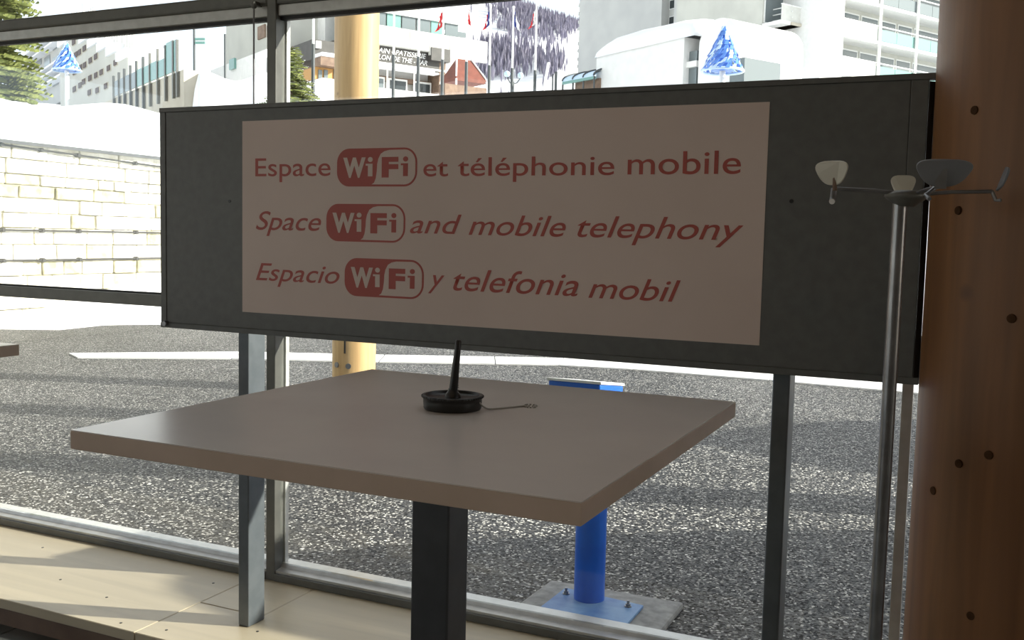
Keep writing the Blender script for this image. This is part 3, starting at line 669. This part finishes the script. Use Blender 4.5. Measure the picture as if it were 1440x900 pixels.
for k, y in enumerate((32, 41, 62, 72, 84, 94, 20, 8)):
    z_ = F.uz(813, y)[1]; mb = MB(); F.box(mb, u1, u1+.55, z_, z_+.08, -3, -.3); mb.build('balcony_slab', M['facade2'], r)
    mb = MB(); F.box(mb, u1+.48, u1+.55, z_+.08, z_+.3, -3, -.3); mb.build('balcony_front', M['white'], r)
a = F.w(u0-.08, G0, .1); MB().tube([a, (a.x, a.y, ZT)], .17, 10).build('downpipe', M['redbrown'], r)

# ---- apartment building with balconies at the right ------------------------
F = Fac(1111, 51, 60, D1); r = root('balcony_apartments', F.w(6, 0, -4), 'white apartment building with rows of long glazed balconies at upper right', 'building')
def U(x, y=50): return F.uz(x, y)[0]
def Z(x, y): return F.uz(x, y)[1]
G0 = gz(F.p); zA = Z(1111, 32); fh = Z(1111, 32)-Z(1111, 88.5); uE = U(1450); uM = U(1252)
mb = MB(); F.box(mb, U(1098), uE, G0, zA+fh*3, -9, -1.5); mb.build('wall', M['facade2'], r)
# recessed end wing turned to the left
Fw = Fac(1111, 51, 60, D2); uw = Fw.uz(1066, 50)[0]
mb = MB(); Fw.box(mb, -1.6, uw+2, G0, zA+fh*3, -3, -.9); mb.build('end_wall', M['white'], r)
for k in (0, 1, 2):
    z_ = zA+fh*k; mb = MB(); Fw.box(mb, -.1, uw+1, z_-.12, z_+.05, -1, .0); mb.build('end_slab', M['beige'], r)
    for h in (.35, .7, 1.05):
        mb = MB(); Fw.box(mb, -.1, uw+1, z_+h-.05, z_+h, -.06, 0); mb.build('end_rail', M['white'], r)
bays = [U(x) for x in (1098, 1128, 1155, 1180.5, 1208, 1235, 1262, 1287, 1310)]+[uE]
for k in (-2, -1, 0, 1, 2):
    z_ = zA+fh*k
    mb = MB(); F.box(mb, U(1098), uE, z_-.12, z_+.08, -1.6, 0); mb.build('balcony_slab', M['white'], r)
    for i in range(len(bays)-1):
        a, b_ = bays[i], bays[i+1]
        if b_ <= uM+.1:
            mb = MB(); F.box(mb, a+.02, b_-.02, z_+.08, z_+1.0, -.06, -.02); mb.build('parapet_panel', M['offwhite'], r)
        else:
            mb = MB(); F.box(mb, a+.02, b_-.02, z_+.12, z_+.85, -.06, -.03); mb.build('glass_panel', M['teal' if k < 1 else 'greyglass'], r)
        mb = MB(); F.box(mb, a+.12, b_-.12, z_+.15, z_+fh-.4, -1.5, -1.44); f_ = mb.build('window_frame', M['white'], r)
        mb = MB(); F.box(mb, a+.2, b_-.2, z_+.2, z_+fh-.5, -1.45, -1.42); mb.build('pane', M['greyglass'], f_)
    mb = MB(); F.box(mb, U(1098), uE, z_+1.0, z_+1.06, -.08, .02); mb.build('handrail', M['white'], r)
for x in (1181, 1236, 1288):
    u_ = U(x); mb = MB(); F.box(mb, u_-.07, u_+.07, G0, zA+fh*3, .0, .14); mb.build('post', M['white'], r)
mb = MB(); F.pbox(mb, (1099, 76), (1110, 86), -.5, .05); mb.build('green_crate', M['green'], r)
mb = MB(); F.pbox(mb, (1103, 66), (1114, 75), -.5, .05); mb.build('orange_cloth', M['orange'], r)

# ---- white shed, snow hood and glazed annex --------------------------------
F = Fac(961, 52, 19, D2); r = root('white_shed', F.w(.8, 0, -1), 'white box-like shed heaped with snow in front of the concrete building', 'shed')
G0 = gz(F.p); ua, ub = F.uz(961.5, 80)[0], F.uz(839, 80)[0]; zt = F.uz(961, 52)[1]; za = F.uz(839, 80)[1]
mb = MB(); mb.hexa([F.w(u, z, t) for u, z1_ in ((ua, zt), (ub, za)) for t in (-1.6, 0) for z in (G0, z1_)]); mb.build('wall', M['white'], r)
mb = MB(); F.pbox(mb, (964, 74), (978, 140), -1.2, -.15); mb.build('side_wall', M['greyglass'], r)
mb = MB(); F.pbox(mb, (961, 88), (979, 93), -1.2, -.08); mb.build('side_band', M['white'], r)
# vault of the annex: rounded top, runs back behind the shed
ul, ur = F.uz(978, 60)[0], F.uz(1034, 60)[0]; zt2 = F.uz(1000, 26)[1]; R_ = abs(ul-ur)/2
cen = (ul+ur)/2; pr = []
for i in range(17):
    q = PI*i/16; pr.append(F.w(cen+R_*math.cos(q), zt2-R_*.9+R_*.9*math.sin(q), -.1))
pr = [F.w(cen+R_, G0, -.1)]+pr+[F.w(cen-R_, G0, -.1)]
MB().prism(pr, F.n*-1.8).build('annex', M['white'], r)
mb = MB(); F.pbox(mb, (1027, 84), (1045, 140), -1.0, -.02); mb.build('annex_window', M['greyglass'], r)
# snow on the roof: loft along the shed top
vs_ = []; N_ = 18
topl = [(868, 72, 2), (876, 60, 30), (890, 50, 40), (915, 42, 45), (945, 36, 50), (975, 29, 50), (1000, 27, 45), (1010, 36, 30)]
for x, y, w_ in topl:
    u_, zz = F.uz(x, y, -.6); zb_ = za+(zt-za)*((u_-ub)/(ua-ub)) if u_ > ua else zt
    for j in range(9):
        q = PI*j/8; vs_.append(F.w(u_, min(zb_, zz)-.02+(max(zz-zb_, .02)+.02)*math.sin(q)**.7, -.65+.68*math.cos(q)))
fs_ = [(i*9+j, i*9+j+1, (i+1)*9+j+1, (i+1)*9+j) for i in range(len(topl)-1) for j in range(8)]
fs_ += [tuple(range(9)), tuple(reversed(range((len(topl)-1)*9, len(topl)*9)))]
MB().add(vs_, fs_, True).build('roof_snow', M['snow'], r)
# arched shelter left of the shed
F2 = Fac(838, 93, 21, D2); r = root('arched_shelter', F2.w(.3, 0, -.6), 'low shelter with a curved blue-white roof left of the white shed', 'shelter')
a0, a1 = F2.uz(841, 100)[0], F2.uz(797, 100)[0]; zb_ = F2.uz(797, 116)[1]; zt = F2.uz(818, 95)[1]
prof_ = [(.12-.9*math.sin(q)*.0-1.0*(1-math.cos(q)), zb_+(zt-zb_)*math.sin(q)) for q in [PI/2*i/8 for i in range(9)]]
vs_ = [F2.w(u_, z_, t_) for u_ in (a0, a1) for t_, z_ in prof_]; vs_ += [v_-Vector((0, 0, .04)) for v_ in vs_]
mb = MB().add(vs_, [(i, i+1, 9+i+1, 9+i) for i in range(8)]+[(18+i, 27+i, 27+i+1, 18+i+1) for i in range(8)], True); mb.build('curved_roof', M['iceW'], r, fix=False)
for k in range(4):
    u_ = a0+(a1-a0)*k/3; MB().tube([F2.w(u_, z_+.015, t_) for t_, z_ in prof_], .018, 6).build('roof_rib', M['poledark'], r)
    MB().tube([F2.w(u_, zb_, .1), F2.w(u_, gz(F2.p), .1)], .02, 6).build('post', M['poledark'], r)
mb = MB(); F2.box(mb, min(a0, a1)+.0, a1-.25, gz(F2.p), zb_-.02, -.1, -.05); mb.build('back_panel', M['brown'], r)
mb = MB(); F2.box(mb, min(a0, a1), max(a0, a1), zb_-.06, zb_+.0, .05, .12); mb.build('gutter', M['teal'], r)
# green pharmacy-like sign
F = Fac(1040, 70, 20.5, D2); r = root('green_sign', F.p, 'green framed sign box on a white arched post behind the blue tree ornament', 'sign')
mb = MB(); F.pbox(mb, (1031, 61), (1049, 85), -.1, 0); mb.build('box', M['green'], r)
mb = MB(); F.pbox(mb, (1034, 66), (1041, 84), 0, .012); mb.build('face', M['white'], r)
a = F.w(F.uz(1050, 64)[0], F.uz(1050, 64)[1], 0); MB().tube([(a.x, a.y, gz(a)), (a.x, a.y, a.z-.05), (a.x-.05, a.y, a.z)], .03, 8).build('post', M['white'], r)

# ---- blue tree ornaments on poles -----------------------------------------
def ornament(x, ytop, ybase, wpx, d, label, pm, two):
    c = at_d(x, ybase, d); t = at_d(x, ytop, d); h = t.z-c.z; R_ = wpx/2*d/FPX
    r = root('tree_ornament', c, label, 'light ornament', group='blue tree shaped street ornaments')
    rnd = random.Random(int(x)); n = 0
    for row in range(9):
        f0 = row/9.0; f1 = (row+1.25)/9; m_ = max(5, int(17*(1-f0*.8)))
        for k in range(m_):
            q = 2*PI*(k+row*.5)/m_+rnd.uniform(-.1, .1); ra = R_*(1-f0)*rnd.uniform(.92, 1.06)+.01; rb = R_*(1-min(1, f1))*.95+.008
            a_ = Vector((c.x+ra*math.cos(q), c.y+ra*math.sin(q), c.z+h*f0)); b_ = Vector((c.x+rb*math.cos(q+.28), c.y+rb*math.sin(q+.28), c.z+h*min(1, f1)))
            s_ = Vector((-math.sin(q), math.cos(q), 0))*(R_*.11); o_ = Vector((math.cos(q), math.sin(q), .3))*.008
            vv = [a_-s_, a_+s_, b_+s_*.5, b_-s_*.5]; mm = MB().add(vv+[p_+o_ for p_ in vv], [(0, 1, 2, 3), (7, 6, 5, 4), (0, 4, 5, 1), (1, 5, 6, 2), (2, 6, 7, 3), (3, 7, 4, 0)])
            mm.build('panel', M[pm if (k+row) % two else 'iceW'], r, fix=False)
    ring = [(c.x+R_*math.cos(2*PI*i/20), c.y+R_*math.sin(2*PI*i/20), c.z) for i in range(21)]
    MB().tube(ring, R_*.07, 6, False).build('base_ring', M['iceW'], r)
    MB().lathe((c.x, c.y, c.z), [(R_*.55, 0), (.02, h*.9)], 12).build('core', M[pm], r)
    MB().tube([(c.x, c.y, gz(c)), (c.x, c.y, c.z+.02)], R_*.15, 12).build('pole', M['white'], r)
ornament(1016, 38, 100, 58, 14, 'blue lattice tree ornament on a white pole in front of the green sign', 'ice', 3)
ornament(94, 60, 99, 38, 24, 'pale blue lattice tree ornament on a white pole at the far left', 'iceW' if False else 'ice', 2)

# ---- left: long receding building, trellis fence, blue-shaded block --------
F = Fac(180, 80, 34, D2); r = root('long_white_building', F.w(20, 0, -1), 'long stepped white apartment building receding at the left with small windows', 'building')
G0 = gz(F.p)-1
for k, (xa, xb, y0_, y1_) in enumerate([(180, 166, 80, 80), (166, 152, 72, 70), (152, 139, 66, 62), (139, 126, 60, 55), (126, 114, 54, 48), (114, 84, 46, 30)]):
    ua, ub = F.uz(xa, 80)[0], F.uz(xb, 80)[0]; zt = F.uz(xa, y0_)[1]
    mb = MB(); F.box(mb, ua, ub, G0, zt, -1.5, 0); mb.build('wall', M['facade2'], r)
    mb = MB(); F.box(mb, ua, ub, zt, zt+.3, -1.6, .1); mb.build('snowy_roof', M['snow'], r)
    for q in range(4):
        uu = ua+(ub-ua)*(q+.5)/4; mb = MB(); F.box(mb, uu, uu+.12, zt+.3, zt+1.3, -.3, -.2); mb.build('railing_post', M['facade'], r)
for x, y in [(104, 59), (107, 77), (112, 73.5), (98, 82), (119, 68), (105, 101), (113.6, 95), (119.4, 91.5), (127.4, 85), (135, 79.5), (118, 115), (126.8, 109.7), (135.2, 105.8), (142.7, 101.6), (153, 95.8), (162.5, 88), (105, 125.4), (113, 119.8), (126, 130), (137, 127), (149, 121)]:
    u0_, z0_ = F.uz(x, y+4.6, .02); u1_ = F.uz(x-2.7, y, .02)[0]; u2_ = F.uz(x+2.7, y, .02)[0]; zt = F.uz(x, y-4.6, .02)[1]
    mb = MB(); F.box(mb, u2_, u1_, z0_, zt, 0, .02); f_ = mb.build('window', M['beige'], r)
    fu, fz = (u1_-u2_)*.12, (zt-z0_)*.1; mb = MB(); F.box(mb, u2_+fu, u1_-fu, z0_+fz, zt-fz, .01, .05); mb.build('pane', M['farwindow'], f_)
# trellis fence on a beige wall
def Z(x, y): return F.uz(x, y)[1]
F = Fac(256, 100, 22, D2); r = root('trellis_fence', F.w(4, 0, 0), 'row of tall dark posts with green glass panels on a beige wall', 'fence')
G0 = gz(F.p)
zb_ = Z(250, 99)
def zat(x, y): return F.uz(x, y)[1]
zw = zat(250, 99); posts = [250.5, 245, 234, 223, 212, 202.5, 193, 184.5, 176, 168.5, 161]
tops = [56, 57, 64, 69, 75, 80, 86, 92, 97, 102, 107]
for i, (x, y) in enumerate(zip(posts, tops)):
    u_, z_ = F.uz(x, y); mb = MB(); F.box(mb, u_-.04, u_+.04, zw-.6, z_, .0, .05); mb.build('post', M['poledark' if i > 4 else 'frame'], r)
for i in range(len(posts)-1):
    u_, w_ = F.uz(posts[i], 90)[0], F.uz(posts[i+1], 90)[0]; zt = zat(posts[i+1], [58, 62, 88, 90, 95, 99, 104, 108, 112, 116][i])
    mb = MB(); F.box(mb, u_+.07, w_-.07, zw, max(zt, zw+.4), .0, .03); mb.build('glass_panel', M['teal' if i < 6 else 'greyglass'], r)
mb = MB(); F.box(mb, F.uz(257, 100)[0], F.uz(135, 120)[0], zw-1.0, zw-.02, -.5, -.02); mb.build('upper_wall', M['beige'], r)
mb = MB(); F.box(mb, F.uz(257, 100)[0], F.uz(135, 120)[0], G0, zw-1.0, -1.5, .25); mb.build('lower_wall', M['beige'], r)
for xa, xb in ((254, 240), (231, 212), (205, 190)):
    a_, b_ = F.uz(xa, 120, .25)[0], F.uz(xb, 120, .25)[0]; mb = MB(); F.box(mb, a_, b_, zw-1.45, zw-1.2, .24, .27); mb.build('slot', M['darkglass'], r)
# blue-shaded block behind the tree
F = Fac(60, 90, 150, D2); r = root('shaded_block', F.w(2, 0, -3), 'low block with curved snowy canopies in blue shade behind the left conifer', 'building')
G0 = gz(F.p); ua, ub = F.uz(102, 90)[0], F.uz(20, 90)[0]
mb = MB(); F.box(mb, ua, ub, G0, F.uz(60, 58)[1], -6, -1); mb.build('wall', M['facade'], r)
for y in (58, 70, 99, 108, 120):
    z_ = F.uz(60, y)[1]; mb = MB(); F.box(mb, ua, ub, z_-.25, z_, -2, .3); mb.build('snowy_ledge', M['snow'], r)
for x in range(26, 100, 12):
    for y in (66, 90, 118):
        mb = MB(); F.pbox(mb, (x, y-8), (x+8, y), -.98, -.93); mb.build('pane', M['greyglass'], r)
# grey building between the poles and chalet pieces
F = Fac(340, 60, 42, D2); r = root('grey_end_building', F.w(0, 0, -3), 'pale grey building with brown windows, just left of the mullion', 'building')
G0 = gz(F.p); mb = MB(); F.pbox(mb, (318, 10), (400, 95), -6, 0); mb.build('wall', M['facade2'], r)
for a_, b_ in (((362, 38), (372, 52)), ((375, 36), (386, 48)), ((391, 31), (400, 46)), ((363, 85), (374, 98))):
    mb = MB(); F.pbox(mb, a_, b_, 0, .06); f_ = mb.build('window', M['brown'], r)
mb = MB(); F.box(mb, F.uz(322, 90)[0], F.uz(402, 90)[0], G0, F.uz(360, 88)[1], -6, .8); mb.build('porch', M['white'], r)
mb = MB(); F.pbox(mb, (322, 84), (329, 96), .8, .9); mb.build('glass_panel', M['teal'], r)
F = Fac(436, 60, 46, D1); r = root('tall_grey_building', F.w(-2, 0, -3), 'tall plain pale building with a sloping eave behind the small conifer', 'building')
G0 = gz(F.p); mb = MB(); ua, ub = F.uz(399, 60)[0], F.uz(438, 60)[0]; F.box(mb, ua, ub, G0, F.uz(420, -30)[1], -6, 0); mb.build('wall', M['facade2'], r)
#Fq = Fac(400, 75, 44, D2); mb = MB(); mb.hexa([at_d(x, y, dd) for x, y in ((399, 0), (440, 0)) for dd in (41, 45) for y in ((76 if x == 399 else 60), (78 if x == 399 else 62))][:8]); mb.build('eave', M['beige'], r)
F = Fac(460, 75, 36, D1); r = root('chalet', F.w(0, 0, -2), 'dark chalet with snowy roof and yellow shop front, left of the log column', 'building')
G0 = gz(F.p); a_, b_ = F.uz(443, 80)[0], F.uz(476, 80)[0]
mb = MB(); F.box(mb, a_, b_, F.uz(460, 94)[1], F.uz(460, 56)[1], -4, -.2); mb.build('upper_wall', M['fascia'], r)
mb = MB(); F.box(mb, a_, b_, F.uz(460, 96)[1], F.uz(460, 84)[1], -4, .5); mb.build('cladding', M['brown'], r)
mb = MB(); F.box(mb, a_, b_, F.uz(460, 84)[1], F.uz(460, 77)[1], -2, .5); mb.build('roof_snow', M['snow'], r, bevel=.15)
mb = MB(); F.box(mb, a_, b_, F.uz(460, 113)[1], F.uz(460, 96)[1], -4, 0); mb.build('shop_front', M['orange'], r)
mb = MB(); F.box(mb, a_, b_, G0, F.uz(460, 114)[1], -4, .6); mb.build('base', M['white'], r)
for x in (448, 456, 470):
    mb = MB(); F.pbox(mb, (x, 98), (x+5, 113), 0, .05); mb.build('shop_pane', M['greyglass'], r)
mb = MB(); F.pbox(mb, (445, 57), (452, 68), -.2, -.1); mb.build('window', M['white'], r)

# street posts left of the mullion
for x, yt, h_, lb in ((273, 40, 2.6, 'thin dark street post with a small notice board, left of two above the white bank'), (316.5, 48, 2.6, 'thin dark street post, right of two above the white bank')):
    p = at_d(x, yt, 24); r = root('street_post', p, lb, 'post')
    MB().tube([(p.x, p.y, gz(p)), p], .028, 8).build('shaft', M['poledark'], r)
    if x < 300:
        for y in (55, 60): q = at_d(281, y, 24); mb = MB(); s_ = CR*.12; mb.hexa([q+s_*a_+Vector((0, b_, c_)) for a_ in (-1, 1) for b_ in (0, .02) for c_ in (-.03, .03)]).build('notice', M['teal'], r)
# white bank (snow piled between trellis and mullion)
us = [i/24 for i in range(25)]; vs = [i/12 for i in range(13)]
def bank(u, v):
    a_ = at_d(263+u*129, 128, 20); b_ = at_d(263+u*129, 128, 27); p = a_.lerp(b_, v); zt = at_d(320, 100, 23).z
    return (p.x, p.y, terr(p.x, p.y)-.4+(zt-terr(p.x, p.y)+.3)*min(1, (4*v*(1-v))**.5)*(min(1, 9*u)**.5)+.1*math.sin(u*9))
v, f = grid(bank, us, vs); tag(MB().add(v, f, True).build('ploughed_snow', M['snow'], None, fix=False), 'big bank of ploughed snow between the trellis fence and the mullion', 'snow')

# ---- trees ----------------------------------------------------------------
def conifer(p, zb, zt, rad, label, name='conifer', seed=1, sparse=1.0, snow=False):
    rnd = random.Random(seed); r = tag(thing(name, (p.x, p.y, zb), label, 'tree'))
    MB().tube([(p.x, p.y, zb), (p.x, p.y, zb+(zt-zb)*.6), (p.x, p.y, zt)], [.1*rad, .06*rad, .01], 8).build('trunk', M['bark'], r)
    mb = MB(); sn = MB(); H = zt-zb; rows = int(26*sparse)+8; wood = MB()
    for i in range(rows):
        f_ = i/rows; z0 = zb+H*(.04+.95*f_); L_ = rad*(1-f_)**.8*rnd.uniform(.85, 1.1)+.03; nb = int(11*(1-f_*.5))
        for k in range(nb):
            q = rnd.uniform(0, 2*PI); d_ = Vector((math.cos(q), math.sin(q), 0)); l_ = L_*rnd.uniform(.65, 1.1)
            s_ = Vector((-d_.y, d_.x, 0)); tip = Vector((p.x, p.y, z0))+d_*l_+Vector((0, 0, -.12*l_))
            wood.add([Vector((p.x, p.y, z0))+s_*.01, Vector((p.x, p.y, z0))-s_*.01, tip], [(0, 1, 2)])
            nt_ = max(4, int(l_/rad*16))
            for j in range(nt_):
                g = (j+1)/nt_; c = Vector((p.x, p.y, z0))+d_*l_*g+Vector((0, 0, -.12*l_*g*g))
                for sd in (-1, 1):
                    ln = rad*.2*(1.15-g)*rnd.uniform(.6, 1.3)+rad*.03; e_ = c+s_*sd*ln+d_*ln*.5+Vector((0, 0, rnd.uniform(-.3, .12)*ln)); wv = Vector((0, 0, rad*.022))+d_*rad*.02
                    mb.add([c-wv, c+wv, e_+wv*.3, e_-wv*.6], [(0, 1, 2, 3)])
                    if snow and rnd.random() < .35: sn.add([c+wv*1.3, c+d_*rad*.06+wv*1.3, e_+wv], [(0, 1, 2)])
    tag(mb.build('foliage', M['pine'], r, fix=False), kind='stuff'); tag(wood.build('branches', M['bark'], r, fix=False), kind='stuff')
    if snow: tag(sn.build('snow_on_branches', M['snow'], r, fix=False), kind='stuff')
p = at_d(-12, 120, 17); conifer(p, p.z-1.6, at_d(-12, -230, 17).z, 1.22, 'yellow-green conifer behind the stone wall at the left edge', seed=3, sparse=1.9)
p = at_d(411, 146, 18); conifer(p, p.z-.5, at_d(411, 66, 18).z, .66, 'small snow-dusted conifer just right of the mullion above the board', seed=5, sparse=1.2, snow=True)

# ---- mountain ---------------------------------------------------------------
def mpt(u, v):   # u across, v up the slope
    a_ = -.62+u*1.2; fw = 260+v*330; x = fw*math.sin(a_); y = fw*math.cos(a_)
    z = 30+v*135*(1+.25*math.sin(a_*7+1))+6*math.sin(u*31+v*5)*v+4*math.sin(v*17+u*9)
    return (x, y, z)
us = [i/90 for i in range(91)]; vs = [i/44 for i in range(45)]
v, f = grid(mpt, us, vs); mtn = struct(MB().add(v, f, True), 'mountain_slope', M['snow'], fix=False)
mtn['label'] = 'snow covered mountain slope rising behind the street'
rnd = random.Random(11); n = 0; mb = MB()
def to_px(P):
    q = Vector(P)-EYE; d = q.dot(CF); return 720+FPX*q.dot(CR)/d, 450-FPX*q.dot(CU)/d
def dens(x, y):
    a_ = ((x-752)/68)**2+((y-28+(x-752)*-.12)/34)**2; b_ = ((x-705)/62)**2+((y-88)/30)**2; c_ = ((x-775)/26)**2+((y-95)/22)**2; d_ = ((x-835)/30)**2+((y-20)/40)**2
    return max(1.25-a_, 1.15-b_, 1.1-c_, .25-d_, .04)
# forest stands where the slope carries it; the outline follows two bands across the hillside
tries = 0
while n < 5200 and tries < 200000:
    tries += 1
    u_, v_ = rnd.random(), rnd.random(); P = Vector(mpt(u_, v_)); x, y = to_px(P)
    inside = 560 < x < 900 and -60 < y < 150
    if inside:
        q_ = dens(x, y)
        if q_ < .3 and rnd.random() > .03 or rnd.random() > q_: continue
    elif (math.sin(u_*23)+math.sin(v_*11+u_*5)) < .6 or rnd.random() > .12: continue
    h = rnd.uniform(3, 7); w_ = h*.10; n += 1; q = rnd.uniform(0, PI)
    for k in range(2):
        d_ = Vector((math.cos(q+k*PI/2), math.sin(q+k*PI/2), 0))
        mb.add([P-Vector((0, 0, .5)), P+d_*w_+Vector((0, 0, h*.45)), P+Vector((0, 0, h)), P-d_*w_+Vector((0, 0, h*.4))], [(0, 1, 2, 3)])
tag(mb.build('mountain_forest', M['forest'], None, fix=False), 'bare forest patches in haze-tinted purple-grey on the snowy mountain', 'forest', kind='stuff')
